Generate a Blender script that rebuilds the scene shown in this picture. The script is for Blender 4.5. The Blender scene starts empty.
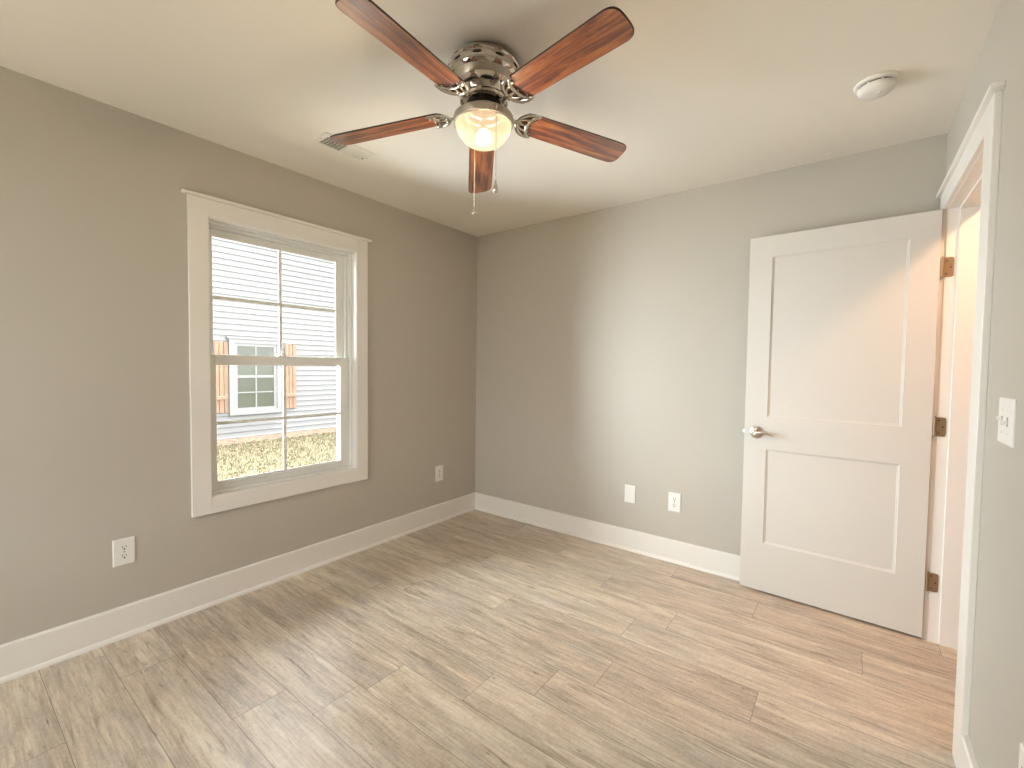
import bpy, bmesh, math, random
from mathutils import Vector, Matrix
random.seed(7)
S = bpy.context.scene
COL = S.collection
PI = math.pi

# ------------------------------------------------------------------ camera
CAM = (2.68914, -3.01040, 1.28941)
YAW, PITCH, ROLL, FPX = -37.1638, 2.2001, 0.7072, 446.9958
cd = bpy.data.cameras.new('camera')
cam = bpy.data.objects.new('camera', cd); COL.objects.link(cam)
ya, pi_, ro = (math.radians(a) for a in (YAW, PITCH, ROLL))
fw = Vector((math.sin(ya)*math.cos(pi_), math.cos(ya)*math.cos(pi_), -math.sin(pi_)))
rt = Vector((math.cos(ya), -math.sin(ya), 0)); up = rt.cross(fw)
r2 = rt*math.cos(ro) + up*math.sin(ro); u2 = -rt*math.sin(ro) + up*math.cos(ro)
M = Matrix((r2, u2, -fw)).transposed().to_4x4(); M.translation = Vector(CAM)
cam.matrix_world = M
cd.sensor_fit = 'HORIZONTAL'; cd.sensor_width = 36.0; cd.lens = 36.0*FPX/1024.0
cd.clip_start = 0.02; cd.clip_end = 200
S.camera = cam

# ------------------------------------------------------------------ view, world, sun, lamps
S.view_settings.view_transform = 'Standard'
S.view_settings.look = 'None'
S.view_settings.gamma = 1.0
S.view_settings.use_curve_mapping = False
S.view_settings.exposure = 1.22
SKY_STRENGTH = 4.4
SUN_STRENGTH = 10.0
YARD_WATTS = 530.0
FAN_WATTS = 245.0
HALL_WATTS = 17.0
w = bpy.data.worlds.new('sky'); S.world = w; w.use_nodes = True
bg = w.node_tree.nodes['Background']
bg.inputs['Color'].default_value = (0.985, 0.985, 0.985, 1); bg.inputs['Strength'].default_value = SKY_STRENGTH
sd = bpy.data.lights.new('sun', 'SUN'); sd.energy = SUN_STRENGTH; sd.angle = math.radians(2.0); sd.color = (1, 0.95, 0.87)
sun = bpy.data.objects.new('sun', sd); COL.objects.link(sun)
sun.rotation_euler = Vector((-0.10, -0.50, -1.0)).to_track_quat('-Z', 'Y').to_euler()
hd = bpy.data.lights.new('hall_light', 'POINT'); hd.energy = HALL_WATTS; hd.color = (1, 0.56, 0.31); hd.shadow_soft_size = 0.05
hl = bpy.data.objects.new('hall_light', hd); COL.objects.link(hl); hl.location = (3.50, -0.62, 2.36)
# unseen area lamp added in the side yard to boost daylight through the side window
dd = bpy.data.lights.new('yard_fill_lamp', 'AREA'); dd.shape = 'RECTANGLE'; dd.size = 3.0; dd.size_y = 3.3; dd.energy = YARD_WATTS; dd.color = (0.84, 0.94, 1.0)
dl = bpy.data.objects.new('yard_fill_lamp', dd); COL.objects.link(dl); dl.location = (-2.3, -3.4, 1.55)
dl.rotation_euler = Vector((0.92, 0.38, -0.02)).to_track_quat('-Z', 'Y').to_euler()
S.cycles.max_bounces = 12; S.cycles.diffuse_bounces = 8; S.cycles.transparent_max_bounces = 16
S.cycles.sample_clamp_indirect = 6.0
S.cycles.use_denoising = True
S.cycles.caustics_reflective = False; S.cycles.caustics_refractive = False

# ------------------------------------------------------------------ key sizes
H = 2.44; W = 3.0214; YR = -4.40           # ceiling, right wall, rear wall
XO = -0.15                                 # outer face of the left wall
WH = W + 0.12                              # hall face of the right wall
HX = 4.25                                  # far wall of the hall

# ------------------------------------------------------------------ helpers
def tag(o, label=None, cat=None, group=None, kind=None):
    if label: o['label'] = label
    if cat: o['category'] = cat
    if group: o['group'] = group
    if kind: o['kind'] = kind
    return o
def empty(name, loc=(0, 0, 0), rotz=0):
    o = bpy.data.objects.new(name, None); COL.objects.link(o)
    o.location = loc; o.rotation_euler = (0, 0, rotz); o.empty_display_size = 0.05
    return o
def obj(name, bm, mats, parent=None, smooth=False, shift=True, auto=None):
    """bm is in world coordinates; shift moves it into the space of an unrotated parent."""
    me = bpy.data.meshes.new(name)
    if parent and shift:
        off = Vector((0, 0, 0)); q = parent
        while q: off += q.location; q = q.parent
        bmesh.ops.translate(bm, verts=bm.verts, vec=-off)
    bmesh.ops.recalc_face_normals(bm, faces=bm.faces)
    bm.to_mesh(me); bm.free()
    for m in (mats if isinstance(mats, (list, tuple)) else [mats]): me.materials.append(m)
    if smooth:
        me.shade_smooth()
        if auto is not None: me.set_sharp_from_angle(angle=math.radians(auto))
    o = bpy.data.objects.new(name, me); COL.objects.link(o)
    if parent: o.parent = parent
    return o
def BM(): return bmesh.new()
def box(bm, a, b, bev=0.0, mi=0, seg=1):
    x0, y0, z0 = (min(p, q) for p, q in zip(a, b)); x1, y1, z1 = (max(p, q) for p, q in zip(a, b))
    v = [bm.verts.new(p) for p in ((x0,y0,z0),(x1,y0,z0),(x1,y1,z0),(x0,y1,z0),(x0,y0,z1),(x1,y0,z1),(x1,y1,z1),(x0,y1,z1))]
    fs = [bm.faces.new([v[i] for i in q]) for q in ((3,2,1,0),(4,5,6,7),(0,1,5,4),(1,2,6,5),(2,3,7,6),(3,0,4,7))]
    for f in fs: f.material_index = mi
    if bev > 0:
        es = list({e for f in fs for e in f.edges})
        bmesh.ops.bevel(bm, geom=es, offset=bev, segments=seg, affect='EDGES', profile=0.5)
    return v
def prism(bm, pts, axis, a, b, mi=0):
    """closed 2D outline swept along an axis: axis 'x' pts=(y,z); 'y' pts=(x,z); 'z' pts=(x,y)"""
    def mk(p, t): return {'x': (t, p[0], p[1]), 'y': (p[0], t, p[1]), 'z': (p[0], p[1], t)}[axis]
    A = [bm.verts.new(mk(p, a)) for p in pts]; B = [bm.verts.new(mk(p, b)) for p in pts]
    n = len(pts)
    fs = [bm.faces.new(A), bm.faces.new(list(reversed(B)))]
    for i in range(n): fs.append(bm.faces.new((A[i], A[(i+1) % n], B[(i+1) % n], B[i])))
    for f in fs: f.material_index = mi
def lathe(bm, prof, c=(0, 0, 0), seg=48, mi=0, axis='z'):
    """prof: (r, h) points, revolved about the axis through c"""
    rings = []
    for r, h in prof:
        if r < 1e-6:
            rings.append([bm.verts.new({'z': (c[0], c[1], c[2]+h), 'y': (c[0], c[1]+h, c[2]), 'x': (c[0]+h, c[1], c[2])}[axis])])
        else:
            ring = []
            for k in range(seg):
                a = 2*PI*k/seg; p, q = r*math.cos(a), r*math.sin(a)
                ring.append(bm.verts.new({'z': (c[0]+p, c[1]+q, c[2]+h), 'y': (c[0]+p, c[1]+h, c[2]+q), 'x': (c[0]+h, c[1]+p, c[2]+q)}[axis]))
            rings.append(ring)
    for A, B in zip(rings, rings[1:]):
        for k in range(seg):
            j = (k+1) % seg
            if len(A) == 1 and len(B) == 1: continue
            if len(A) == 1: f = bm.faces.new((A[0], B[j], B[k]))
            elif len(B) == 1: f = bm.faces.new((A[k], A[j], B[0]))
            else: f = bm.faces.new((A[k], A[j], B[j], B[k]))
            f.material_index = mi
def tube(bm, pts, rad, seg=8, flat=1.0, nrm=Vector((0, 0, 1)), mi=0):
    """tube along a polyline; rad scalar or list; flat squeezes it along nrm"""
    pts = [Vector(p) for p in pts]; n = len(pts)
    rr = rad if isinstance(rad, (list, tuple)) else [rad]*n
    rings = []
    for i, p in enumerate(pts):
        t = (pts[min(i+1, n-1)] - pts[max(i-1, 0)]).normalized()
        s = t.cross(nrm)
        if s.length < 1e-5: s = t.cross(Vector((1, 0, 0)))
        s.normalize(); q = s.cross(t)
        rings.append([bm.verts.new(p + s*math.cos(2*PI*k/seg)*rr[i] + q*math.sin(2*PI*k/seg)*rr[i]*flat) for k in range(seg)])
    for A, B in zip(rings, rings[1:]):
        for k in range(seg):
            f = bm.faces.new((A[k], A[(k+1) % seg], B[(k+1) % seg], B[k])); f.material_index = mi
    for R in (rings[0], rings[-1]):
        try: bm.faces.new(R).material_index = mi
        except ValueError: pass
def copy_tree(o, parent=None):
    c = o.copy(); COL.objects.link(c); c.parent = parent
    for ch in list(o.children): copy_tree(ch, c)
    return c

# ------------------------------------------------------------------ materials
def mat(name, color, rough=0.5, metal=0.0, spec=0.5, coat=0.0, coat_rough=0.1, emit=None, estr=0.0):
    m = bpy.data.materials.new(name); m.use_nodes = True
    b = m.node_tree.nodes['Principled BSDF']
    b.inputs['Base Color'].default_value = (*color, 1); b.inputs['Roughness'].default_value = rough
    b.inputs['Metallic'].default_value = metal; b.inputs['Specular IOR Level'].default_value = spec
    b.inputs['Coat Weight'].default_value = coat; b.inputs['Coat Roughness'].default_value = coat_rough
    if emit: b.inputs['Emission Color'].default_value = (*emit, 1); b.inputs['Emission Strength'].default_value = estr
    return m
class NT:
    def __init__(s, m): s.t = m.node_tree; s.b = s.t.nodes['Principled BSDF']
    def n(s, typ, ins=None, **kw):
        nd = s.t.nodes.new(typ)
        for k, v in kw.items(): setattr(nd, k, v)
        for k, v in (ins or {}).items():
            if hasattr(v, 'is_output'): s.t.links.new(v, nd.inputs[k])
            else: nd.inputs[k].default_value = v
        return nd
    def math(s, op, a, b=0.0, c=0.0):
        return s.n('ShaderNodeMath', {0: a, 1: b, 2: c}, operation=op).outputs[0]
    def ramp(s, fac, stops):
        nd = s.n('ShaderNodeValToRGB', {'Fac': fac}); e = nd.color_ramp.elements
        while len(e) < len(stops): e.new(0.5)
        for el, (p, c) in zip(e, stops): el.position = p; el.color = (*c, 1)
        return nd.outputs['Color']
    def mix(s, fac, a, b, blend='MIX'):
        nd = s.n('ShaderNodeMix', data_type='RGBA', blend_type=blend)
        for sk, v in ((nd.inputs[0], fac), (nd.inputs[6], a), (nd.inputs[7], b)):
            if hasattr(v, 'is_output'): s.t.links.new(v, sk)
            else: sk.default_value = v if not isinstance(v, tuple) else (*v, 1)[:4]
        return nd.outputs[2]
    def set(s, name, v): s.t.links.new(v, s.b.inputs[name])
    def bump(s, h, strength, dist=0.01):
        b = s.n('ShaderNodeBump', {'Height': h, 'Strength': strength, 'Distance': dist}); s.set('Normal', b.outputs[0])
    def noise(s, vec, scale, detail=3, rough=0.55, dist=0.0):
        return s.n('ShaderNodeTexNoise', {'Vector': vec, 'Scale': scale, 'Detail': detail, 'Roughness': rough, 'Distortion': dist}).outputs['Fac']
    def coord(s): return s.n('ShaderNodeTexCoord').outputs['Object']
    def scl(s, vec, xyz): return s.n('ShaderNodeMapping', {'Vector': vec, 'Scale': xyz}).outputs[0]

WALL_C = (0.500, 0.466, 0.410)
m_wall = mat('wall_paint', WALL_C, 0.55, spec=0.3)
t = NT(m_wall); t.bump(t.noise(t.coord(), 160, 2), 0.12, 0.002)
m_ceil = mat('ceiling_paint', (0.82, 0.775, 0.705), 0.8, spec=0.2)
t = NT(m_ceil); t.bump(t.noise(t.coord(), 120, 2), 0.08, 0.002)
m_trim = mat('trim_paint', (0.79, 0.765, 0.722), 0.35, spec=0.45)
m_door = mat('door_paint', (0.64, 0.615, 0.572), 0.42, spec=0.4)
t = NT(m_door); t.bump(t.noise(t.scl(t.coord(), (14, 14, 2)), 14, 3), 0.05, 0.001)
m_vinyl = mat('window_vinyl', (0.76, 0.77, 0.74), 0.35)
m_plate = mat('plate_plastic', (0.80, 0.79, 0.76), 0.3)
m_dark = mat('dark_slot', (0.015, 0.014, 0.013), 0.6)
m_grey = mat('socket_grey', (0.30, 0.29, 0.27), 0.5)
m_nickel = mat('satin_nickel', (0.60, 0.55, 0.48), 0.28, 1.0)
m_brush = mat('brushed_nickel', (0.50, 0.46, 0.40), 0.36, 1.0)
t = NT(m_brush); t.bump(t.noise(t.scl(t.coord(), (6, 6, 400)), 6, 2), 0.06, 0.001)
m_chrome = mat('polished_nickel', (0.66, 0.62, 0.56), 0.08, 1.0)
m_hinge = mat('hinge_bronze', (0.40, 0.30, 0.19), 0.42, 0.9)
m_chain = mat('chain_metal', (0.72, 0.68, 0.60), 0.25, 1.0)
m_detect = mat('detector_plastic', (0.78, 0.76, 0.71), 0.4)
m_ext = mat('house_exterior', (0.62, 0.61, 0.58), 0.7)
m_sub = mat('slab', (0.35, 0.33, 0.30), 0.9)

def glass_mat(name, tint=(1, 1, 1), gloss=1.0):
    m = bpy.data.materials.new(name); m.use_nodes = True; nt = m.node_tree; nt.nodes.clear()
    out = nt.nodes.new('ShaderNodeOutputMaterial'); mx = nt.nodes.new('ShaderNodeMixShader')
    tr = nt.nodes.new('ShaderNodeBsdfTransparent'); tr.inputs[0].default_value = (*tint, 1)
    gl = nt.nodes.new('ShaderNodeBsdfGlossy'); gl.inputs['Roughness'].default_value = 0.02
    fr = nt.nodes.new('ShaderNodeFresnel'); fr.inputs[0].default_value = 1.25
    nt.links.new(fr.outputs[0], mx.inputs[0]); nt.links.new(tr.outputs[0], mx.inputs[1]); nt.links.new(gl.outputs[0], mx.inputs[2])
    nt.links.new(mx.outputs[0], out.inputs[0]); return m
m_glass = glass_mat('window_glass', (0.97, 0.985, 0.98))

# plank floor: attribute 'plank' = (u, v, random), 'plank_len'
m_floor = mat('vinyl_planks', (0.4, 0.33, 0.26), 0.4, spec=0.75)
t = NT(m_floor)
pa = t.n('ShaderNodeAttribute', attribute_name='plank').outputs['Vector']
pl = t.n('ShaderNodeAttribute', attribute_name='plank_len').outputs['Fac']
sp = t.n('ShaderNodeSeparateXYZ', {0: pa}); u_, v_, r_ = sp.outputs[0], sp.outputs[1], sp.outputs[2]
off = t.math('MULTIPLY', r_, 37.0)
def pvec(su, sv):
    return t.n('ShaderNodeCombineXYZ', {0: t.math('ADD', t.math('MULTIPLY', u_, su), off), 1: t.math('ADD', t.math('MULTIPLY', v_, sv), off), 2: off}).outputs[0]
g1 = t.noise(pvec(1.3, 9.0), 1.6, 5, 0.6, 0.6)          # broad cathedral streaks
g2 = t.noise(pvec(5.0, 70.0), 1.5, 4, 0.65, 0.3)        # fine grain
g3 = t.noise(pvec(2.2, 22.0), 2.0, 4, 0.6, 0.8)         # dark weathered streaks
g4 = t.noise(pvec(60.0, 40.0), 1.6, 2, 0.6)             # cross saw marks
base = t.ramp(g1, [(0.28, (0.335, 0.272, 0.208)), (0.43, (0.505, 0.424, 0.338)), (0.57, (0.600, 0.514, 0.415)), (0.74, (0.700, 0.620, 0.520))])
base = t.mix(t.ramp(g3, [(0.57, (0, 0, 0)), (0.78, (0.9, 0.9, 0.9))]), base, (0.19, 0.15, 0.115))
g6 = t.noise(pvec(4.5, 26.0), 2.6, 3, 0.6, 1.0)
base = t.mix(t.ramp(g6, [(0.66, (0, 0, 0)), (0.76, (0.85, 0.85, 0.85))]), base, (0.105, 0.082, 0.062))
g5 = t.noise(pvec(0.9, 6.0), 2.3, 3, 0.55, 0.4)
base = t.mix(t.ramp(g5, [(0.50, (0, 0, 0)), (0.72, (0.75, 0.75, 0.75))]), base, (0.43, 0.395, 0.352))
base = t.mix(0.6, base, t.ramp(g2, [(0.3, (0.30, 0.29, 0.28)), (0.7, (0.70, 0.70, 0.70))]), 'OVERLAY')
base = t.mix(0.22, base, t.ramp(g4, [(0.35, (0.32, 0.32, 0.32)), (0.65, (0.66, 0.66, 0.66))]), 'OVERLAY')
base = t.mix(0.30, base, t.ramp(r_, [(0.0, (0.34, 0.33, 0.32)), (0.5, (0.5, 0.5, 0.5)), (1.0, (0.66, 0.645, 0.62))]), 'OVERLAY')
du = t.math('MINIMUM', u_, t.math('SUBTRACT', pl, u_)); dv = t.math('MINIMUM', v_, t.math('SUBTRACT', 0.1927, v_))
seam = t.math('LESS_THAN', t.math('MINIMUM', du, dv), 0.0011)
base = t.mix(t.math('MULTIPLY', seam, 0.72), base, (0.07, 0.06, 0.05))
t.set('Base Color', base)
t.set('Roughness', t.math('ADD', 0.24, t.math('MULTIPLY', g2, 0.16)))
t.bump(t.math('SUBTRACT', t.math('MULTIPLY', g2, 0.25), seam), 0.18, 0.002)

# cherry blades
m_blade = mat('cherry_blade', (0.3, 0.1, 0.04), 0.38, spec=0.5, coat=1.0, coat_rough=0.20)
m_blade.node_tree.nodes['Principled BSDF'].inputs['Coat IOR'].default_value = 2.3
t = NT(m_blade); co = t.coord()
rnd = t.n('ShaderNodeObjectInfo').outputs['Random']
co = t.n('ShaderNodeVectorMath', {0: co, 1: t.n('ShaderNodeCombineXYZ', {0: t.math('MULTIPLY', rnd, 9.0), 1: rnd, 2: 0.0}).outputs[0]}, operation='ADD').outputs[0]
a1 = t.noise(t.scl(co, (2.6, 30, 1)), 1.4, 5, 0.62, 0.7); a2 = t.noise(t.scl(co, (22, 150, 1)), 1.5, 3, 0.6)
c1 = t.ramp(a1, [(0.34, (0.050, 0.009, 0.006)), (0.46, (0.185, 0.040, 0.014)), (0.58, (0.37, 0.108, 0.030)), (0.74, (0.54, 0.205, 0.068))])
c1 = t.mix(0.4, c1, t.ramp(a2, [(0.3, (0.3, 0.3, 0.3)), (0.7, (0.7, 0.7, 0.7))]), 'OVERLAY')
t.set('Base Color', c1)
m_edge = mat('blade_edge', (0.018, 0.009, 0.006), 0.45)

# frosted bowl: lets the lamp out, with an even emission added for the lit glow
m_bowl = bpy.data.materials.new('frosted_bowl'); m_bowl.use_nodes = True
nt = m_bowl.node_tree; nt.nodes.clear()
out = nt.nodes.new('ShaderNodeOutputMaterial'); mx = nt.nodes.new('ShaderNodeMixShader'); mx.inputs[0].default_value = 0.92
tr = nt.nodes.new('ShaderNodeBsdfTransparent'); tr.inputs[0].default_value = (1.0, 0.93, 0.80, 1)
ad = nt.nodes.new('ShaderNodeAddShader'); em = nt.nodes.new('ShaderNodeEmission'); em.inputs[0].default_value = (1.0, 0.70, 0.41, 1); em.inputs[1].default_value = 0.35
df = nt.nodes.new('ShaderNodeBsdfPrincipled'); df.inputs['Base Color'].default_value = (0.10, 0.088, 0.07, 1); df.inputs['Roughness'].default_value = 0.55
nt.links.new(em.outputs[0], ad.inputs[0]); nt.links.new(df.outputs[0], ad.inputs[1])
nt.links.new(tr.outputs[0], mx.inputs[1]); nt.links.new(ad.outputs[0], mx.inputs[2]); nt.links.new(mx.outputs[0], out.inputs[0])
m_bulb = mat('lit_bulb', (1, 0.9, 0.75), 0.4, emit=(1.0, 0.88, 0.66), estr=9.0)

# outdoors
m_siding = mat('vinyl_siding', (0.122, 0.123, 0.126), 0.55)
m_ntrim = mat('outdoor_trim', (0.148, 0.150, 0.154), 0.5)
m_npane = mat('outdoor_pane', (0.048, 0.054, 0.041), 0.15, spec=0.4)
m_shut = mat('cedar_shutter', (0.30, 0.17, 0.10), 0.7)
t = NT(m_shut); k = t.noise(t.scl(t.coord(), (20, 20, 2.5)), 3, 4)
t.set('Base Color', t.ramp(k, [(0.3, (0.128, 0.076, 0.047)), (0.7, (0.195, 0.128, 0.088))]))
m_roof = mat('roof_shingle', (0.10, 0.095, 0.09), 0.9)
m_soil = mat('lawn_ground', (0.16, 0.14, 0.07), 0.95)
t = NT(m_soil); k = t.noise(t.coord(), 9, 5)
t.set('Base Color', t.ramp(k, [(0.3, (0.075, 0.064, 0.034)), (0.7, (0.12, 0.10, 0.060))]))
m_grass = mat('grass_blades', (0.2, 0.2, 0.08), 0.8)
t = NT(m_grass); k = t.n('ShaderNodeAttribute', attribute_name='tone').outputs['Fac']
t.set('Base Color', t.ramp(k, [(0.0, (0.066, 0.060, 0.029)), (0.45, (0.097, 0.086, 0.045)), (0.8, (0.130, 0.108, 0.064)), (1.0, (0.155, 0.130, 0.086))]))
m_mulch = mat('pine_straw', (0.25, 0.14, 0.08), 0.9)
t = NT(m_mulch); k = t.noise(t.coord(), 26, 5, 0.7)
t.set('Base Color', t.ramp(k, [(0.40, (0.036, 0.021, 0.014)), (0.5, (0.078, 0.046, 0.030)), (0.62, (0.14, 0.098, 0.070))]))
m_weed = mat('weed_stem', (0.10, 0.09, 0.05), 0.9)

# ------------------------------------------------------------------ setting: shell
def struct(name, bm, m, label, cat, parent=None, smooth=False):
    o = obj(name, bm, m, parent, smooth)
    return tag(o, label, cat, None, 'structure')

WY0, WY1, WZ0, WZ1 = -2.112, -1.217, 0.566, 2.059      # rough opening of the side window
bm = BM()
box(bm, (XO, YR-.15, -.05), (0, WY0, H)); box(bm, (XO, WY1, -.05), (0, 0.15, H))
box(bm, (XO, WY0, -.05), (0, WY1, WZ0)); box(bm, (XO, WY0, WZ1), (0, WY1, H))
struct('wall_left', bm, m_wall, 'warm grey painted wall with the double hung window', 'wall')
bm = BM(); box(bm, (0, 0, -.05), (W, 0.12, H))
struct('wall_back', bm, m_wall, 'warm grey painted wall behind the open door', 'wall')
DY0, DY1, DZ = -0.948, -0.107, 2.063                   # rough opening of the doorway
bm = BM()
box(bm, (W, YR-.15, -.05), (WH, DY0, H)); box(bm, (W, DY1, -.05), (WH, 0.12, H)); box(bm, (W, DY0, DZ), (WH, DY1, H))
struct('wall_right', bm, m_wall, 'light grey painted wall around the doorway at right edge', 'wall')
RX0, RX1, RZ0, RZ1 = 0.30, 1.80, 0.45, 2.20            # opening of the rear window added for fill light
bm = BM()
box(bm, (0, YR-.15, -.05), (RX0, YR, H)); box(bm, (RX1, YR-.15, -.05), (W, YR, H))
box(bm, (RX0, YR-.15, -.05), (RX1, YR, RZ0)); box(bm, (RX0, YR-.15, RZ1), (RX1, YR, H))
struct('wall_rear', bm, m_wall, 'warm grey painted wall behind the camera with a window opening added for fill light', 'wall')
bm = BM(); box(bm, (XO, YR-.15, H), (HX+.1, 1.1, H+.12))
struct('ceiling', bm, m_ceil, 'plain off white ceiling carrying the fan', 'ceiling')
# hall beyond the doorway
bm = BM()
box(bm, (HX, -2.6, -.05), (HX+.1, 1.1, H)); box(bm, (WH, 1.0, -.05), (HX, 1.1, H)); box(bm, (WH, -2.6, -.05), (HX, -2.5, H))
box(bm, (W, 0.12, -.05), (WH, 1.1, H))
struct('wall_hall', bm, m_wall, 'hall walls beyond the doorway', 'wall')

# floor: every plank its own quad, cut at the seams the photo shows
PW, PL, YB = 0.1927, 1.22, -2.1680
butts = {-5: 0.10, -4: 0.61, -3: 0.02, -2: 0.36, -1: 0.945, 0: 1.150, 1: 1.195, 2: 1.535, 3: 1.737, 4: 1.899, 5: 1.215, 6: 1.845, 7: 0.78, 8: 0.33, 9: 1.10, 10: 0.62, 11: 1.0}
X0F, X1F, Y0F, Y1F = -.14, HX, YR-.1, 1.05
verts, faces, att, lens = [], [], [], []
k = int(math.floor((Y0F-YB)/PW))
while YB + k*PW < Y1F:
    ya_, yb_ = max(YB+k*PW, Y0F), min(YB+(k+1)*PW, Y1F)
    b = butts.get(k, random.random()*PL)
    x = b - PL*math.ceil((b-X0F)/PL)
    while x < X1F:
        xa, xb = max(x, X0F), min(x+PL, X1F)
        if xb - xa > 1e-4:
            i = len(verts); verts += [(xa, ya_, 0), (xb, ya_, 0), (xb, yb_, 0), (xa, yb_, 0)]; faces.append((i, i+1, i+2, i+3))
            rv = random.random(); yo = YB+k*PW
            att += [(xa-x, ya_-yo, rv), (xb-x, ya_-yo, rv), (xb-x, yb_-yo, rv), (xa-x, yb_-yo, rv)]; lens += [PL]*4
        x += PL
    k += 1
i = len(verts)
verts += [(X0F, Y0F, -.04), (X1F, Y0F, -.04), (X1F, Y1F, -.04), (X0F, Y1F, -.04)]; faces.append((i+3, i+2, i+1, i)); att += [(.5, .1, .5)]*4; lens += [PL]*4
me = bpy.data.meshes.new('floor'); me.from_pydata(verts, [], faces)
me.attributes.new('plank', 'FLOAT_VECTOR', 'CORNER'); me.attributes.new('plank_len', 'FLOAT', 'CORNER')
me.attributes['plank'].data.foreach_set('vector', [c for v in att for c in v])
me.attributes['plank_len'].data.foreach_set('value', lens)
me.materials.append(m_floor)
fl = bpy.data.objects.new('floor', me); COL.objects.link(fl)
tag(fl, 'greyish tan wood look plank floor', 'floor', kind='structure')

# baseboards with shoe moulding
BH, BT = 0.147, 0.014
def bb_prof(t):
    return [(0, 0), (t, 0), (t, BH-.006), (t-.004, BH), (0, BH)]
SH = [(-.001, 0.0)] + [(.013*math.cos(a), .019*math.sin(a)) for a in [PI/2*i/5 for i in range(6)]]
def baseboard(name, axis, a, b, base, sgn, label, t=BT):
    bm = BM(); pr = [(base+sgn*p, z) for p, z in bb_prof(t)]
    prism(bm, pr, axis, a, b)
    o = struct(name, bm, m_trim, label, 'baseboard')
    bm = BM(); prism(bm, [(base+sgn*(t+p), z) for p, z in SH], axis, a, b)
    obj('shoe_molding', bm, m_trim, o)
baseboard('baseboard_left', 'y', YR, 0, 0, 1, 'white baseboard along the window wall')
baseboard('baseboard_back', 'x', BT, W, 0, -1, 'white baseboard along the wall behind the door')
baseboard('baseboard_right', 'y', YR, -1.051, W, -1, 'white baseboard below the light switch wall', .0178)
baseboard('baseboard_rear', 'x', BT, W-BT, YR, 1, 'white baseboard behind the camera')

# ------------------------------------------------------------------ window 1
win = tag(empty('window_1', (0, -1.665, 0.578)), 'white double hung window with four pane sashes and flat casing', 'window', kind='structure')
CI0, CI1, CZ0, CZ1 = -2.101, -1.229, 0.578, 2.047
CO0, CO1, CQ0, CQ1 = -2.189, -1.144, 0.493, 2.134
bm = BM()
T = 0.018
box(bm, (0, CO0, CQ0), (T, CI0, CQ1), .0015); box(bm, (0, CI1, CQ0), (T, CO1, CQ1), .0015)
box(bm, (0, CI0-.001, CQ0), (T, CI1+.001, CZ0), .0015); box(bm, (0, CI0-.001, CZ1), (T, CI1+.001, CQ1), .0015)
obj('casing', bm, m_trim, win)
bm = BM(); box(bm, (0, CO0-.024, CQ1), (0.032, CO1+.024, CQ1+.016), .002)
obj('head_cap', bm, m_trim, win)
# jamb lining between casing and vinyl unit
bm = BM(); J = .008; XJ = -0.075
box(bm, (XJ, CI0-J, CZ0-J), (0.012, CI0+.004, CZ1+J)); box(bm, (XJ, CI1-.004, CZ0-J), (0.012, CI1+J, CZ1+J))
box(bm, (XJ, CI0, CZ0-J), (0.012, CI1, CZ0+.004)); box(bm, (XJ, CI0, CZ1-.004), (0.012, CI1, CZ1+J))
obj('jamb_lining', bm, m_trim, win)
# vinyl frame with a stepped profile
bm = BM()
def ring(bm, xa, xb, y0, y1, z0, z1, wy0, wy1, wz0, wz1, bev=.0015):
    box(bm, (xa, y0, z0), (xb, y0+wy0, z1), bev); box(bm, (xa, y1-wy1, z0), (xb, y1, z1), bev)
    box(bm, (xa, y0+wy0-.001, z0), (xb, y1-wy1+.001, z0+wz0), bev); box(bm, (xa, y0+wy0-.001, z1-wz1), (xb, y1-wy1+.001, z1), bev)
FY0, FY1, FZ0, FZ1 = CI0+.004, CI1-.004, CZ0+.004, CZ1-.004
ring(bm, -0.148, -0.030, FY0, FY1, FZ0, FZ1, .012, .012, .014, .012)
ring(bm, -0.148, -0.066, FY0, FY1, FZ0, FZ1, .022, .030, .018, .026)
ring(bm, -0.148, -0.118, FY0, FY1, FZ0, FZ1, .034, .046, .030, .040)
obj('frame', bm, m_vinyl, win)
def sash(name, xa, xb, y0, y1, z0, z1, wl, ws, wb, wt, zm):
    bm = BM()
    ring(bm, xa, xb, y0, y1, z0, z1, wl, ws, wb, wt, .003)
    xm = (xa+xb)/2
    ring(bm, xm-.004, xm+.008, y0+wl-.002, y1-ws+.002, z0+wb-.002, z1-wt+.002, .006, .006, .006, .006, .001)   # glazing bead
    s = obj(name, bm, m_vinyl, win)
    b2 = BM(); ym = (y0+wl+y1-ws)/2
    box(b2, (xm-.0035, ym-.009, z0+wb-.001), (xm+.006, ym+.009, z1-wt+.001), .002)
    box(b2, (xm-.003, y0+wl-.001, zm-.009), (xm+.0055, y1-ws+.001, zm+.009), .002)
    obj('muntin', b2, m_vinyl, s)
    b3 = BM(); box(b3, (xm-.003, y0+wl-.004, z0+wb-.004), (xm+.000, y1-ws+.004, z1-wt+.004))
    obj('pane', b3, m_glass, s)
    return s
us = sash('upper_sash', -0.104, -0.088, FY0+.022, FY1-.030, 1.285, FZ1-.026, .022, .054, .048, .038, 1.649)
ls = sash('lower_sash', -0.065, -0.048, FY0+.013, FY1-.013, FZ0+.014, 1.334, .029, .063, .045, .050, 0.962)
bm = BM()
ymid = -1.690
box(bm, (-.065, ymid-.030, 1.334), (-.049, ymid+.030, 1.341), .002); lathe(bm, [(0, .0), (.008, 0), (.008, .012), (0, .014)], (-.057, ymid, 1.341), 16)
tube(bm, [(-.061, ymid, 1.350), (-.057, ymid-.02, 1.354), (-.052, ymid-.042, 1.348)], [.006, .005, .004], 8)
obj('sash_lock', bm, m_vinyl, ls)
bm = BM()
box(bm, (-.048, -2.02, .625), (-.036, -1.35, .633), .002)
obj('lift_rail', bm, m_vinyl, ls)

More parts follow.
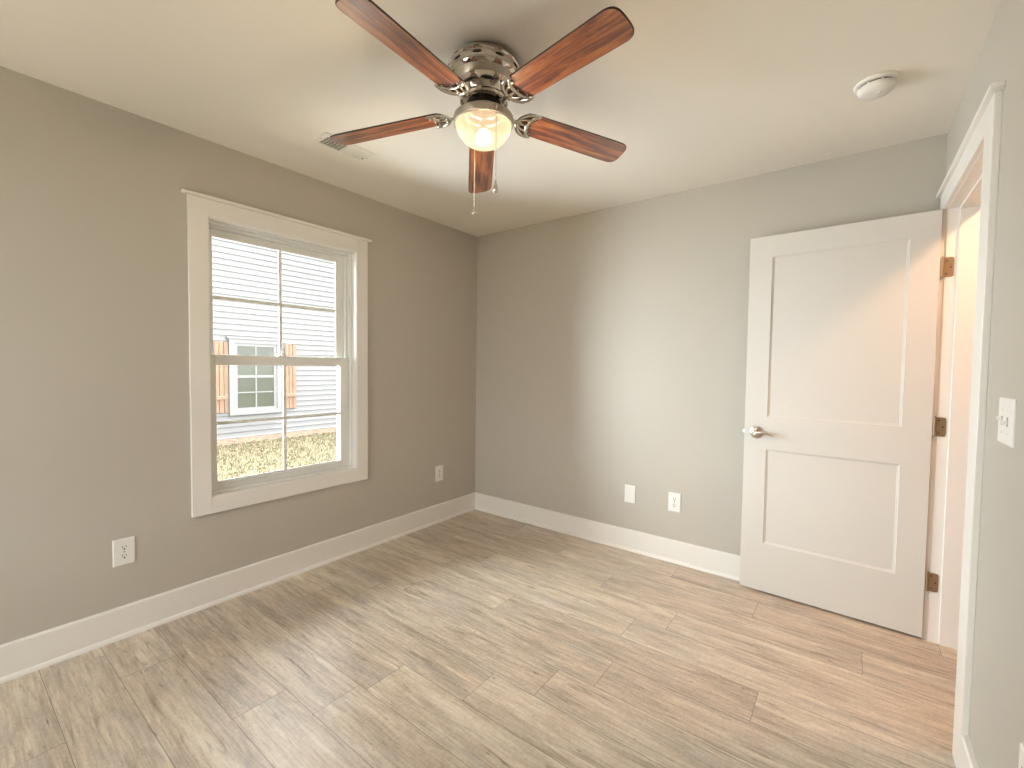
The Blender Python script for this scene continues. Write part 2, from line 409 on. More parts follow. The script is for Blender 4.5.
# unseen window added behind the camera to let in fill light
w2 = tag(empty('added_fill_window', ((RX0+RX1)/2, YR, RZ0)), 'wide window added behind the camera for fill light', 'window', kind='structure')
bm = BM()
for a, b in (((RX0-.09, YR, RZ0-.09), (RX0, YR+.018, RZ1+.09)), ((RX1, YR, RZ0-.09), (RX1+.09, YR+.018, RZ1+.09)), ((RX0, YR, RZ0-.09), (RX1, YR+.018, RZ0)), ((RX0, YR, RZ1), (RX1, YR+.018, RZ1+.09))): box(bm, a, b)
obj('casing', bm, m_trim, w2)
bm = BM(); y0, y1 = YR-.12, YR-.07; xm = (RX0+RX1)/2
for a, b in (((RX0, y0, RZ0), (RX0+.05, y1, RZ1)), ((RX1-.05, y0, RZ0), (RX1, y1, RZ1)), ((RX0, y0, RZ0), (RX1, y1, RZ0+.05)), ((RX0, y0, RZ1-.05), (RX1, y1, RZ1)), ((xm-.03, y0, RZ0), (xm+.03, y1, RZ1))): box(bm, a, b)
obj('frame', bm, m_vinyl, w2)
bm = BM(); box(bm, (RX0+.04, YR-.097, RZ0+.04), (RX1-.04, YR-.094, RZ1-.04)); obj('pane', bm, m_glass, w2)
# daylight portals: only guide sampling of the sky
def portal(name, loc, sx, sy, direction):
    d = bpy.data.lights.new(name, 'AREA'); d.shape = 'RECTANGLE'; d.size = sx; d.size_y = sy; d.cycles.is_portal = True
    o = bpy.data.objects.new(name, d); COL.objects.link(o); o.location = loc
    o.rotation_euler = Vector(direction).to_track_quat('-Z', 'Y').to_euler()
portal('rear_portal', ((RX0+RX1)/2, YR-.16, (RZ0+RZ1)/2), RX1-RX0, RZ1-RZ0, (0, 1, 0))
portal('side_portal', (XO-.01, -1.665, 1.31), 0.9, 1.5, (1, 0, 0))

# ------------------------------------------------------------------ doorway and door
trim = tag(empty('trim_1', (W, -0.53, 0)), 'white flat casing and jamb lining the doorway', 'door frame', kind='structure')
XI = W - .018
JF, JN, JT = -0.125, -0.930, 2.045          # jamb faces: far, near, head
bm = BM()
box(bm, (XI, -1.051, 0), (W, -0.935, 2.130), .0015)
box(bm, (XI, -0.119, 0), (W, -0.036, 2.130), .0015)
box(bm, (XI, -0.936, 2.048), (W, -0.118, 2.130), .0015)
obj('casing', bm, m_trim, trim)
bm = BM(); box(bm, (W-.032, -1.078, 2.130), (W, -0.014, 2.146), .002); obj('head_cap', bm, m_trim, trim)
bm = BM()
box(bm, (W-.001, JF, 0), (WH+.001, JF+.018, JT+.018)); box(bm, (W-.001, JN-.018, 0), (WH+.001, JN, JT+.018)); box(bm, (W-.001, JN-.001, JT), (WH+.001, JF+.001, JT+.018))
obj('jamb', bm, m_trim, trim)
bm = BM()
box(bm, (W+.039, JF-.011, 0), (W+.112, JF+.001, JT), .002); box(bm, (W+.039, JN-.001, 0), (W+.112, JN+.011, JT), .002); box(bm, (W+.039, JN, JT-.011), (W+.112, JF, JT+.001), .002)
obj('door_stop', bm, m_trim, trim)
bm = BM()
box(bm, (WH, -1.04, 0), (WH+.018, JN, 2.13)); box(bm, (WH, JF, 0), (WH+.018, -.03, 2.13)); box(bm, (WH, JN, JT), (WH+.018, JF, 2.13))
obj('hall_casing', bm, m_trim, trim)

# door leaf in local coordinates: x from the hinge (0) to the free edge (-w), y=0 front face, +y back
DWID, DTH, DH, DGAP = 0.802, 0.035, 2.032, 0.012
d_ang = math.atan2(-0.1012+0.136, 2.1996-3.0052)          # direction of the leaf from the hinge edge
door = tag(empty('door_1', (3.0020, -0.1360, DGAP), d_ang - PI), 'white two panel door standing open against the back wall', 'door', kind='structure')
def door_face(bm, yf, sgn):
    """one moulded face at y=yf, recess towards sgn*y"""
    xs = [-DWID, -0.687, -0.108, 0.0]
    rows = [(0, .280, False), (.280, .824, True), (.824, 1.010, False), (1.010, 1.915, True), (1.915, DH, False)]
    for z0, z1, pan in rows:
        for i in range(3):
            xa, xb = xs[i], xs[i+1]
            if not (pan and i == 1):
                bm.faces.new([bm.verts.new(p) for p in ((xa, yf, z0), (xb, yf, z0), (xb, yf, z1), (xa, yf, z1))])
            else:
                L = [(0, 0), (.002, .003), (.009, .0052), (.0105, .0066)]
                rr = [[bm.verts.new(p) for p in ((xa+o, yf+sgn*d, z0+o), (xb-o, yf+sgn*d, z0+o), (xb-o, yf+sgn*d, z1-o), (xa+o, yf+sgn*d, z1-o))] for o, d in L]
                for A_, B_ in zip(rr, rr[1:]):
                    for q in range(4): bm.faces.new((A_[q], A_[(q+1) % 4], B_[(q+1) % 4], B_[q]))
                bm.faces.new(rr[-1])
bm = BM()
door_face(bm, 0, 1); door_face(bm, DTH, -1)
for q in (((-DWID,0,0),(-DWID,DTH,0),(-DWID,DTH,DH),(-DWID,0,DH)), ((0,0,0),(0,DTH,0),(0,DTH,DH),(0,0,DH)), ((-DWID,0,0),(0,0,0),(0,DTH,0),(-DWID,DTH,0)), ((-DWID,0,DH),(0,0,DH),(0,DTH,DH),(-DWID,DTH,DH))):
    bm.faces.new([bm.verts.new(p) for p in q])
bmesh.ops.remove_doubles(bm, verts=bm.verts, dist=1e-5)
obj('leaf', bm, m_door, door, shift=False)
def handle(side):
    """lever set; side -1 on the front (y<0), +1 on the back"""
    y = 0 if side < 0 else DTH; hx, hz = -DWID+.064, 0.918
    bm = BM()
    lathe(bm, [(0, 0), (.0355, 0), (.0365, side*.003), (.034, side*.008), (.022, side*.013), (.0125, side*.016), (.0115, side*.040), (.0125, side*.044), (.0125, side*.058), (.009, side*.062), (0, side*.062)], (hx, y, hz), 32, axis='y')
    pts = [(hx+.002, y+side*.052, hz), (hx+.022, y+side*.054, hz+.004), (hx+.042, y+side*.054, hz+.006), (hx+.062, y+side*.052, hz+.004), (hx+.080, y+side*.049, hz-.004), (hx+.092, y+side*.047, hz-.009)]
    tube(bm, pts, [.0095, .008, .007, .0065, .006, .004], 12, 0.75, Vector((0, 1, 0)))
    o = obj('lever_handle', bm, m_nickel, door, True, False, 40)
    o['label'] = 'satin nickel lever handle on round rose'
handle(-1); handle(1)
bm = BM(); box(bm, (-DWID-.0012, .006, .890), (-DWID+.002, .029, .947), .0008); prism(bm, [(-DWID-.001, .011), (-DWID-.011, .014), (-DWID-.011, .022), (-DWID-.001, .024)], 'z', .910, .926)
obj('latch', bm, m_nickel, door, shift=False)
# hinges: leaf on the jamb, knuckle at the corner, in world coordinates on the frame side
for z in (0.288, 1.032, 1.776):
    bm = BM(); yj = JF - .0022
    out_ = [(W-.012, z-.045), (W+.020, z-.045), (W+.0265, z-.043), (W+.029, z-.036), (W+.029, z+.036), (W+.0265, z+.043), (W+.020, z+.045), (W-.012, z+.045)]
    prism(bm, out_, 'y', JF+.0005, yj)
    for q in range(5):
        lathe(bm, [(0, 0), (.0062, 0), (.0065, .001), (.0065, .0165), (.0062, .0175), (0, .0175)], (W-.0115, yj-.004, z-.0445+q*.018), 12)
    lathe(bm, [(0, 0), (.004, 0), (.0035, .004), (0, .006)], (W-.0115, yj-.004, z+.046), 10)
    h = obj('hinge', bm, m_hinge, trim); h['label'] = 'bronze butt hinge'
    for sx, sz in ((.004, .030), (.018, .0), (.004, -.030)):
        bm = BM(); lathe(bm, [(0, -.0012), (.0032, -.001), (.0036, 0), (.0036, .001)], (W+sx, yj, z+sz), 10, axis='y')
        obj('screw', bm, m_dark, h)

# ------------------------------------------------------------------ ceiling fan
FC = Vector((1.545, -1.699, H))
fan = tag(empty('ceiling_fan', FC), 'flush mount ceiling fan with five cherry blades and lit glass bowl', 'ceiling fan')
fx, fy = FC.x, FC.y
c0 = (fx, fy, 0)
bm = BM()
lathe(bm, [(.110, H), (.112, H-.010), (.122, H-.014), (.131, H-.020), (.1350, H-.027), (.1345, H-.033), (.131, H-.037), (.1315, H-.041), (.1315, H-.054), (.130, H-.059), (.1325, H-.062), (.1335, H-.067), (.130, H-.073), (.1245, H-.078)], c0, 64)
obj('canopy', bm, m_chrome, fan, True, auto=35)
def slot(name, r, z, ang, tilt, half, src=None):
    m4 = Matrix.Translation((r*math.cos(ang), r*math.sin(ang), z-H)) @ Matrix.Rotation(ang, 4, 'Z') @ Matrix.Rotation(tilt, 4, 'Y')
    if src is None:
        bm = BM(); bmesh.ops.create_icosphere(bm, subdivisions=2, radius=1, matrix=Matrix.Diagonal((*half, 1)))
        src = obj(name, bm, m_dark, fan, True, False)
    else:
        src = src.copy(); COL.objects.link(src)
    src.parent = fan; src.matrix_local = m4
    return src
p1 = p2 = None
for k in range(10):
    a = 2*PI*k/10 + .2
    p1 = slot('vent_slot_and_reflection', .1310, H-.048, a, 0, (.003, .017, .0055), p1)
    p2 = slot('vent_slot_and_reflection', .1340, H-.030, a, 0, (.0022, .012, .0022), p2)  # upper row: small reflections on the canopy drawn as dark ovals
bm = BM()
lathe(bm, [(.1245, H-.077), (.123, H-.081), (.1195, H-.093), (.114, H-.101)], c0, 64)
obj('motor_drum', bm, m_brush, fan, True, auto=40)
bm = BM()
lathe(bm, [(.1145, H-.100), (.107, H-.105), (.095, H-.114), (.086, H-.127), (.083, H-.137), (.090, H-.143), (.092, H-.148), (.090, H-.156), (.080, H-.160), (.064, H-.161)], c0, 64)
obj('motor_bell', bm, m_chrome, fan, True, auto=35)
bm = BM(); lathe(bm, [(.0655, H-.1605), (.064, H-.177)], c0, 48); obj('motor_gap', bm, m_dark, fan, True)
p1 = None
for k in range(8): p1 = slot('bell_slot_and_reflection', .0955, H-.1150, 2*PI*k/8 + .05, -.85, (.0055, .0255, .0130), p1)  # openings enlarged so the dark ovals also stand for the bell's dark reflections
bm = BM()
lathe(bm, [(.062, H-.175), (.066, H-.178), (.067, H-.200), (.072, H-.203)], c0, 48)
obj('switch_housing', bm, m_brush, fan, True, auto=35)
bm = BM()
lathe(bm, [(.060, H-.200), (.085, H-.201), (.107, H-.204), (.1135, H-.209), (.1145, H-.214), (.1145, H-.231), (.1130, H-.236), (.1075, H-.238), (.1045, H-.236), (.1045, H-.226)], c0, 64)
obj('light_fitter', bm, m_brush, fan, True, auto=35)
bm = BM()
ZB, RB, DB = H-.236, .1040, .082
prof = [(RB-.001, ZB+.008), (RB, ZB)] + [(RB*math.cos(a), ZB-DB*math.sin(a)) for a in [PI/2*i/14 for i in range(1, 14)]] + [(0, ZB-DB)]
lathe(bm, prof, c0, 64)
bowl = obj('glass_bowl', bm, m_bowl, fan, True)
bowl['label'] = 'frosted cream glass bowl, lit'
bm = BM()
lathe(bm, [(0, -.030)] + [(.030*math.cos(q), .030*math.sin(q)) for q in [math.radians(-80+10*i) for i in range(14)]] + [(.0135, .031), (0, .031)], (fx, fy, H-.282), 32)
bulb = obj('bulb', bm, m_bulb, fan, True)
bm = BM(); lathe(bm, [(.0135, H-.252), (.0135, H-.212), (0, H-.212)], c0, 24); obj('bulb_base', bm, m_plate, bulb, True, auto=40)
ld = bpy.data.lights.new('fan_light', 'POINT'); ld.energy = FAN_WATTS; ld.color = (1, 0.80, 0.58); ld.shadow_soft_size = 0.034
lo = bpy.data.objects.new('fan_light', ld); COL.objects.link(lo); lo.location = (fx, fy, H-.282)

# blades
BZ, RT, RR, WT, WR = 2.2501, 0.6173, 0.1822, 0.0598, 0.055
TX, TY, DROOP, BP, PHI = 0.0338, -0.0196, 0.0673, math.radians(-11.84), math.radians(-11.345)
def blade_outline():
    P = []
    n = 10
    # root: rounded end
    for i in range(n+1):
        a = PI/2 + PI*i/n
        P.append((RR - .020 + .034*math.cos(a) + .02, (WR-.001)*math.sin(a)))
    for i in range(1, 6):
        f = i/6; P.append((RR+(RT-.012-RR)*f, -(WR+(WT-WR)*min(1, f*1.15))))
    # tip: softly bulging end with rounded corners
    for i in range(25):
        t_ = math.sin(PI/2*(-1+i/12)); P.append((RT-.020+.036*max(0, 1-abs(t_)**5)**.5 + .006*(1-t_*t_), WT*t_))
    for i in range(5, 0, -1):
        f = i/6; P.append((RR+(RT-.012-RR)*f, (WR+(WT-WR)*min(1, f*1.15))))
    return P
def blade_mesh():
    bm = BM(); P = blade_outline(); th = .0032; I = .0022
    cx = (RT+RR)/2
    def ringv(ins, z):
        out = []
        for x, y in P:
            L = math.hypot(x-cx, y); sx = 1-ins/(.5*(RT-RR)); sy = 1-ins/WT
            out.append(bm.verts.new((cx+(x-cx)*sx, y*sy, z)))
        return out
    R = [ringv(I, -th), ringv(0, -th+.0015), ringv(0, th-.0015), ringv(I, th)]
    n = len(P)
    bm.faces.new(R[0]).material_index = 0; bm.faces.new(list(reversed(R[3]))).material_index = 0
    for A_, B_ in zip(R, R[1:]):
        for i in range(n): bm.faces.new((A_[i], A_[(i+1) % n], B_[(i+1) % n], B_[i])).material_index = 1
    return bm
def iron_mesh():
    """crescent bracket with open work, under the blade root"""
    bm = BM(); z = -.0075; N = Vector((0, 0, 1))
    cxr = RR + .022
    outer = [(cxr + .064*math.cos(a), (WR+.003)*math.sin(a), z) for a in [math.radians(78 + 204*i/24) for i in range(25)]]
    tube(bm, outer, [.003+.0050*min(1, min(i, 24-i)/5) for i in range(25)], 8, .65, N)
    inner = [(cxr + .012 + .030*math.cos(a) - .004, (WR-.003)*math.sin(a), z-.001) for a in [math.radians(84 + 192*i/24) for i in range(25)]]
    tube(bm, inner, [.003+.0040*min(1, min(i, 24-i)/5) for i in range(25)], 8, .65, N)
    for y0, y1 in ((0, 0), (.022, .030), (-.022, -.030)):
        tube(bm, [(cxr-.062+abs(y0)*.35, y0*.7, z), (cxr-.040, (y0+y1)/2, z-.002), (cxr-.020+abs(y1)*.35, y1, z-.001)], [.005, .0045, .0045], 8, .7, N)
    tube(bm, [(cxr-.060, .012, z), (cxr-.045, .0, z-.003), (cxr-.060, -.012, z)], .004, 8, .8, N)
    # neck up to the motor
    tube(bm, [(cxr-.060, 0, z), (cxr-.082, 0, z-.001), (cxr-.102, 0, z+.009), (cxr-.118, 0, z+.024), (cxr-.140, 0, z+.034)], [.010, .0085, .009, .011, .012], 10, .6, N)
    for x, y in ((cxr-.008, 0), (cxr+.002, .034), (cxr+.002, -.034)):
        lathe(bm, [(0, -.0045), (.003, -.0038), (.004, -.001), (.004, .003), (0, .003)], (x, y, z), 10)
    return bm
mb = me_b = None
bproto = obj('blade', blade_mesh(), [m_blade, m_edge], fan, False, False)
iproto = obj('blade_iron', iron_mesh(), m_chrome, fan, True, False, 50)
for i in range(5):
    a = PHI + math.radians(72*i)
    er = Vector((math.cos(a), math.sin(a), 0)); et = Vector((-math.sin(a), math.cos(a), 0))
    e1 = er + Vector((0, 0, TX*er.x + TY*er.y - DROOP))
    wv = et*math.cos(BP) + Vector((0, 0, math.sin(BP))); wv.z += TX*wv.x + TY*wv.y
    e1.normalize(); wv = (wv - e1*wv.dot(e1)).normalized(); nn = e1.cross(wv)
    m4 = Matrix((e1, wv, nn)).transposed().to_4x4()
    m4.translation = Vector((0, 0, BZ + .2*DROOP - H))
    b_ = bproto if i == 0 else bproto.copy(); q_ = iproto if i == 0 else iproto.copy()
    if i: COL.objects.link(b_); COL.objects.link(q_)
    for o in (b_, q_): o.parent = fan; o.matrix_local = m4
# pull chains
toc = Vector((CAM[0]-fx, CAM[1]-fy, 0)).normalized(); side = Vector((-toc.y, toc.x, 0))
def chain(px, py, ztop, zbot, drop):
    bm = BM(); z = ztop; prof = [(0, ztop)]
    while z > zbot:
        prof += [(.0008, z), (.0019, z-.0012), (.0019, z-.0024), (.0008, z-.0036)]; z -= .0042
    prof.append((0, z))
    lathe(bm, prof, (px, py, 0), 6)
    c = obj('pull_chain', bm, m_chain, fan, True)
    bm = BM()
    if drop: lathe(bm, [(0, .004), (.0025, 0), (.004, -.010), (.0085, -.024), (.0105, -.033), (.0085, -.041), (0, -.045)], (px, py, z), 16)
    else: lathe(bm, [(0, .003), (.003, 0), (.0045, -.004), (.003, -.009), (.0045, -.013), (.0085, -.022), (.009, -.026), (0, -.027)], (px, py, z), 16)
    obj('pendant', bm, m_chain, c, True)
near = FC + toc*.117 + side*.044; far = FC - toc*.116 - side*.036
CH_N = (2.222, 1.955); CH_F = (2.222, 1.937)
chain(near.x, near.y, CH_N[0], CH_N[1], True)
chain(far.x, far.y, CH_F[0], CH_F[1], False)

# ------------------------------------------------------------------ smoke detector
sdx, sdy = 2.731, -0.684
det = tag(empty('smoke_detector', (sdx, sdy, H)), 'round white smoke detector on the ceiling near the doorway', 'smoke detector')
bm = BM(); lathe(bm, [(0, H), (.071, H), (.0725, H-.003), (.0715, H-.008), (.067, H-.012), (.056, H-.013)], (sdx, sdy, 0), 48)
obj('mounting_base', bm, m_detect, det, True, auto=35)
bm = BM(); lathe(bm, [(.056, H-.0125), (.056, H-.020)], (sdx, sdy, 0), 48); obj('vent_gap', bm, m_dark, det)
bm = BM(); lathe(bm, [(.054, H-.0175), (.0605, H-.0185), (.0615, H-.022), (.0585, H-.032), (.050, H-.041), (.034, H-.045), (.028, H-.0465), (0, H-.047)], (sdx, sdy, 0), 48)
for k in range(8):
    a = 2*PI*k/8+.3; p = Vector((sdx+.0585*math.cos(a), sdy+.0585*math.sin(a), H-.0165))
    bmesh.ops.create_cube(bm, size=1, matrix=Matrix.Translation(p) @ Matrix.Rotation(a, 4, 'Z') @ Matrix.Diagonal((.006, .004, .008, 1)))
obj('cover', bm, m_detect, det, True, auto=35)
bm = BM(); lathe(bm, [(0, -.005), (.007, -.0045), (.0085, 0)], (sdx+.010, sdy-.012, H-.0455), 16); obj('test_button', bm, m_plate, det, True)

# ------------------------------------------------------------------ ceiling register
VX0, VX1, VY0, VY1 = 0.436, 0.582, -1.776, -1.480
vent = tag(empty('ceiling_vent', ((VX0+VX1)/2, (VY0+VY1)/2, H)), 'white two way air register on the ceiling beside the fan blade', 'air vent')
bm = BM(); ym = (VY0+VY1)/2
def rim(z0, z1, ins0, ins1):
    a = [(VX0+ins0, VY0+ins0), (VX1-ins0, VY0+ins0), (VX1-ins0, VY1-ins0), (VX0+ins0, VY1-ins0)]
    b = [(VX0+ins1, VY0+ins1), (VX1-ins1, VY0+ins1), (VX1-ins1, VY1-ins1), (VX0+ins1, VY1-ins1)]
    A_ = [bm.verts.new((x, y, z0)) for x, y in a]; B_ = [bm.verts.new((x, y, z1)) for x, y in b]
    for q in range(4): bm.faces.new((A_[q], A_[(q+1) % 4], B_[(q+1) % 4], B_[q]))
rim(H, H-.004, 0, .002); rim(H-.004, H-.007, .002, .026); rim(H-.007, H-.001, .026, .027)
box(bm, (VX0+.025, ym-.006, H-.0075), (VX1-.025, ym+.006, H-.002))
obj('frame', bm, m_detect, vent)
bm = BM(); box(bm, (VX0+.024, VY0+.024, H-.0012), (VX1-.024, VY1-.024, H-.0004)); obj('duct_opening', bm, m_dark, vent)
for ya_, yb_, tilt in ((VY0+.027, ym-.006, .42), (ym+.006, VY1-.027, -.42)):   # one bank stands open to the room, the other is turned away
    bm = BM()
    n_ = 6 if tilt > 0 else 7
    for k in range(n_):
        x = VX0+.034+k*.0790/(n_-1)
        mm = Matrix.Translation((x, (ya_+yb_)/2, H-.0055)) @ Matrix.Rotation(tilt, 4, 'Y') @ Matrix.Diagonal((.0095 if tilt > 0 else .0128, yb_-ya_, .0026 if tilt > 0 else .0010, 1))
        bmesh.ops.create_cube(bm, size=1, matrix=mm)
    if tilt > 0:
        for k in range(1, 6):
            y = ya_ + (yb_-ya_)*k/6; box(bm, (VX0+.027, y-.0010, H-.0035), (VX1-.027, y+.0010, H-.0020))
    obj('louver', bm, m_detect, vent)
bm = BM()
for y in (VY0+.013, VY1-.013):
    b2 = BM(); lathe(b2, [(0, -.002), (.003, -.0015), (.004, 0)], (VX0+.073, y, H-.0055), 10); obj('screw', b2, m_grey, vent)
box(bm, (VX0+.060, VY1-.036, H-.014), (VX0+.066, VY1-.029, H-.006), .001)
obj('damper_lever', bm, m_grey, vent)

# ------------------------------------------------------------------ wall plates: local frame x right, y out of the wall (-y faces the viewer), z up
def plate_bm(w_, h_):
    bm = BM(); d = .0055; i = .004
    A_ = [bm.verts.new(p) for p in ((-w_/2, 0, -h_/2), (w_/2, 0, -h_/2), (w_/2, 0, h_/2), (-w_/2, 0, h_/2))]
    M_ = [bm.verts.new(p) for p in ((-w_/2, -.003, -h_/2), (w_/2, -.003, -h_/2), (w_/2, -.003, h_/2), (-w_/2, -.003, h_/2))]
    B_ = [bm.verts.new(p) for p in ((-w_/2+i, -d, -h_/2+i), (w_/2-i, -d, -h_/2+i), (w_/2-i, -d, h_/2-i), (-w_/2+i, -d, h_/2-i))]
    for P_, Q_ in ((A_, M_), (M_, B_)):
        for q in range(4): bm.faces.new((P_[q], P_[(q+1) % 4], Q_[(q+1) % 4], Q_[q]))
    bm.faces.new(B_); bm.faces.new(list(reversed(A_))); return bm
def screw_bm(bm, x, z, y=-.0055):
    lathe(bm, [(0, -.0012), (.003, -.001), (.0038, .0005)], (x, y, z), 12, axis='y')
def make_outlet(loc, rz, label):
    o = tag(empty('wall_outlet', loc, rz), label, 'outlet')
    obj('cover_plate', plate_bm(.082, .126), m_plate, o, shift=False)
    for dz in (.0205, -.0205):
        bm = BM(); pts = []
        for k in range(24):
            a = 2*PI*k/24; x, z = .0172*math.cos(a), .0172*math.sin(a); pts.append((x, max(-.0135, min(.0135, z))+dz))
        prism(bm, pts, 'y', -.005, -.0072)
        r = obj('receptacle', bm, m_plate, o, shift=False)
        bm = BM()
        box(bm, (-.0078, -.0076, dz-.0005), (-.0050, -.0070, dz+.0090)); box(bm, (.0050, -.0076, dz+.0008), (.0076, -.0070, dz+.0080))
        lathe(bm, [(0, -.0006), (.0036, -.0005), (.0036, .0004)], (0, -.0071, dz-.0072), 12, axis='y')
        obj('socket_slot', bm, m_dark, r, shift=False)
    bm = BM(); screw_bm(bm, 0, 0); obj('screw', bm, m_grey, o, shift=False)
    return o
o1 = make_outlet((0, -2.459, 0.402), PI/2, 'white duplex outlet low on the window wall, left of the window')
def outlet_copy(loc, rz, label):
    o = copy_tree(o1); o.location = loc; o.rotation_euler = (0, 0, rz); o['label'] = label
outlet_copy((0, -0.446, 0.402), PI/2, 'white outlet low on the window wall near the corner, right of the window')
outlet_copy((1.780, 0, 0.401), 0, 'white duplex outlet on the back wall beside the door edge')
outlet_copy((W, -1.587, 0.402), -PI/2, 'white outlet at the bottom right corner, below the light switch')
bp = tag(empty('blank_plate', (1.470, 0, 0.400)), 'plain white blank wall plate on the back wall, left of the outlet', 'wall plate')
obj('cover_plate', plate_bm(.080, .124), m_plate, bp, shift=False)
for z in (.042, -.042):
    bm = BM(); screw_bm(bm, 0, z); obj('screw', bm, m_plate, bp, shift=False)
sw = tag(empty('light_switch', (W, -1.290, 1.1615), -PI/2), 'white double light switch on the right wall beside the doorway', 'light switch')
obj('cover_plate', plate_bm(.140, .122), m_plate, sw, shift=False)
for x, up_ in ((-.030, 1), (.023, -1)):
    bm = BM(); box(bm, (x-.0055, -.0062, -.012), (x+.0055, -.0050, .012)); obj('toggle_slot', bm, m_grey, sw, shift=False)
    bm = BM(); prism(bm, [(-.004, -.006), (-.004, .006), (-.015, .006+.005*up_+.001), (-.015, -.001+.005*up_)], 'x', x-.0042, x+.0042); obj('toggle', bm, m_plate, sw, shift=False)
for x in (-.030, .023):
    for z in (.030, -.030):
        bm = BM(); screw_bm(bm, x, z); obj('screw', bm, m_plate, sw, shift=False)

# ------------------------------------------------------------------ outdoors
GZ = -0.20; NX = -7.0
bm = BM(); box(bm, (-40, -30, GZ-.3), (30, 30, GZ-.012))
struct('ground', bm, m_soil, 'lawn ground outside the window', 'ground')
bm = BM(); box(bm, (-1.95, -9, GZ-.1), (5, YR-.16, GZ+.05)); box(bm, (-1.95, YR-.16, GZ-.1), (XO-.01, 3.5, GZ+.05))  # unseen pale slab, added to throw daylight up onto the ceiling
struct('reflector', bm, mat('reflector_concrete', (0.56, 0.53, 0.48), 0.85), 'pale concrete patio around the house, added to bounce daylight in', 'reflector')
rg = random.Random(3)
gv, gf, gt = [], [], []
for q in range(26000):
    x = -6.34 + 4.2*rg.random()**1.3; y = -1.6 + 5.2*rg.random()
    a = rg.random()*PI; hgt = .018+.035*rg.random(); wd = .004+.005*rg.random(); lx, ly = (rg.random()-.5)*.05, (rg.random()-.5)*.05
    i = len(gv); cx_, sx_ = wd*math.cos(a), wd*math.sin(a)
    gv += [(x-cx_, y-sx_, GZ-.013), (x+cx_, y+sx_, GZ-.013), (x+lx, y+ly, GZ-.012+hgt)]; gf.append((i, i+1, i+2)); gt.append(min(1, max(0, rg.gauss(.55, .25))))
me = bpy.data.meshes.new('lawn_grass'); me.from_pydata(gv, [], gf); at = me.attributes.new('tone', 'FLOAT', 'FACE')
for q, v in enumerate(gt): at.data[q].value = v
me.materials.append(m_grass); g = bpy.data.objects.new('lawn_grass', me); COL.objects.link(g)
tag(g, 'pale yellow green lawn between the houses', 'grass', kind='stuff')
bm = BM(); nx_, ny_ = 10, 110; X0, X1, Y0, Y1 = NX+.02, -6.40, -2.5, 5.5
gr = [[bm.verts.new((X0+(X1-X0)*i/nx_ + (rg.random()-.5)*.05*(i > 0), Y0+(Y1-Y0)*j/ny_, GZ-.01+(.03*math.sin(PI*i/nx_)+rg.random()*.025 if i < nx_ else -.01))) for j in range(ny_+1)] for i in range(nx_+1)]
for i in range(nx_):
    for j in range(ny_): bm.faces.new((gr[i][j], gr[i+1][j], gr[i+1][j+1], gr[i][j+1]))
tag(obj('mulch_bed', bm, m_mulch), 'strip of reddish pine straw along the neighboring wall', 'mulch', kind='stuff')

nh = tag(empty('neighbor_house', (NX, 1.1, GZ)), 'white sided neighboring house with shuttered window seen outside', 'house')
Ylo, Yhi, Zeave, SL = -5.0, 7.6, 2.9, 0.62; Yc = (Ylo+Yhi)/2
LP = 0.1125; bm = BM(); z = -0.185; Zp = Zeave + (Yhi-Yc)*SL
def yspan(z): 
    if z <= Zeave: return Ylo, Yhi
    d_ = (z-Zeave)/SL; return Ylo+d_, Yhi-d_
while z < Zp-.15:
    z2 = z+LP; a0, b0 = yspan(z); a1, b1 = yspan(z2)
    V = [bm.verts.new(p) for p in ((NX+.022, a0, z), (NX+.022, b0, z), (NX+.002, b1, z2), (NX+.002, a1, z2), (NX, a0, z), (NX, b0, z))]
    bm.faces.new((V[0], V[1], V[2], V[3])); bm.faces.new((V[4], V[5], V[1], V[0])); z = z2
obj('lap_siding', bm, m_siding, nh)
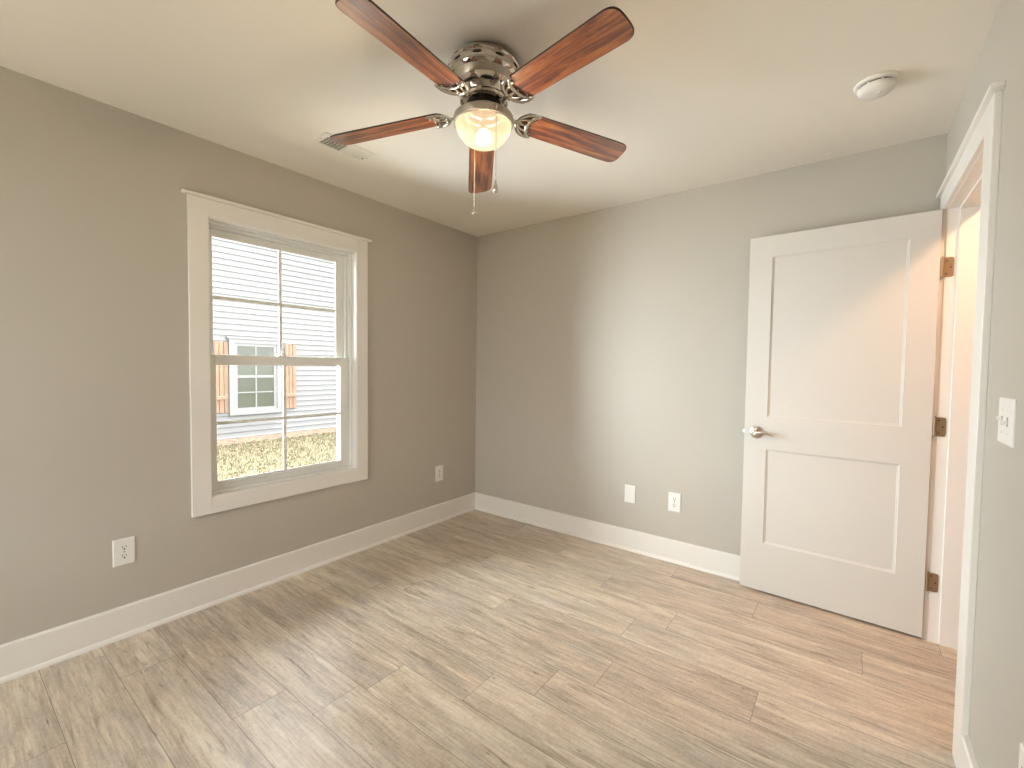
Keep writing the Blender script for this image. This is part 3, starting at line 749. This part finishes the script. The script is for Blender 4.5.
bm = BM(); prism(bm, [(Ylo, GZ-.05), (Yhi, GZ-.05), (Yhi, Zeave), (Yc, Zp), (Ylo, Zeave)], 'x', NX-9, NX-.001)
obj('house_wall', bm, m_siding, nh)
bm = BM()
for s in (-1, 1):
    ye = Yc + s*(Yhi-Yc+.4); ze = Zeave-.4*SL
    pts = [(ye, ze), (Yc, Zp), (Yc, Zp+.16), (ye, ze+.16)]
    prism(bm, pts, 'x', NX-9.3, NX+.3)
obj('roof', bm, m_roof, nh)
nw = empty('window', (0, 0, 0)); nw.parent = nh
bm = BM()
CY0, CY1, NZ0, NZ1 = .595, 1.59, .265, 1.775
def nring(x0, x1, y0, y1, z0, z1, w_):
    box(bm, (x0, y0, z0), (x1, y0+w_, z1)); box(bm, (x0, y1-w_, z0), (x1, y1, z1)); box(bm, (x0, y0+w_, z0), (x1, y1-w_, z0+w_)); box(bm, (x0, y0+w_, z1-w_), (x1, y1-w_, z1))
nring(NX, NX+.058, CY0, CY1, NZ0, NZ1, .085); box(bm, (NX, CY0-.04, NZ1), (NX+.078, CY1+.04, NZ1+.035))
nring(NX, NX+.044, .68, 1.505, .34, 1.70, .065)
box(bm, (NX, .74, 1.005), (NX+.046, 1.45, 1.055))
box(bm, (NX, 1.080, .38), (NX+.038, 1.106, 1.66)); box(bm, (NX, .70, .70), (NX+.038, 1.47, .722)); box(bm, (NX, .70, 1.33), (NX+.038, 1.47, 1.352))
nf = obj('window_frame', bm, m_ntrim, nh)
bm = BM(); box(bm, (NX+.005, .69, .37), (NX+.032, 1.48, 1.67)); obj('pane', bm, m_npane, nf)
bpy.data.objects.remove(nw)
for ya_, yb_ in ((.345, .585), (1.680, 1.925)):
    bm = BM(); n_ = 3
    for q in range(n_):
        a = ya_+(yb_-ya_)*q/n_+.004; b = ya_+(yb_-ya_)*(q+1)/n_-.004
        box(bm, (NX+.022, a, .33), (NX+.042, b, 1.71), .003)
    for zz in (.62, 1.42): box(bm, (NX+.042, ya_+.01, zz-.035), (NX+.058, yb_-.01, zz+.035), .003)
    obj('shutter', bm, m_shut, nh)
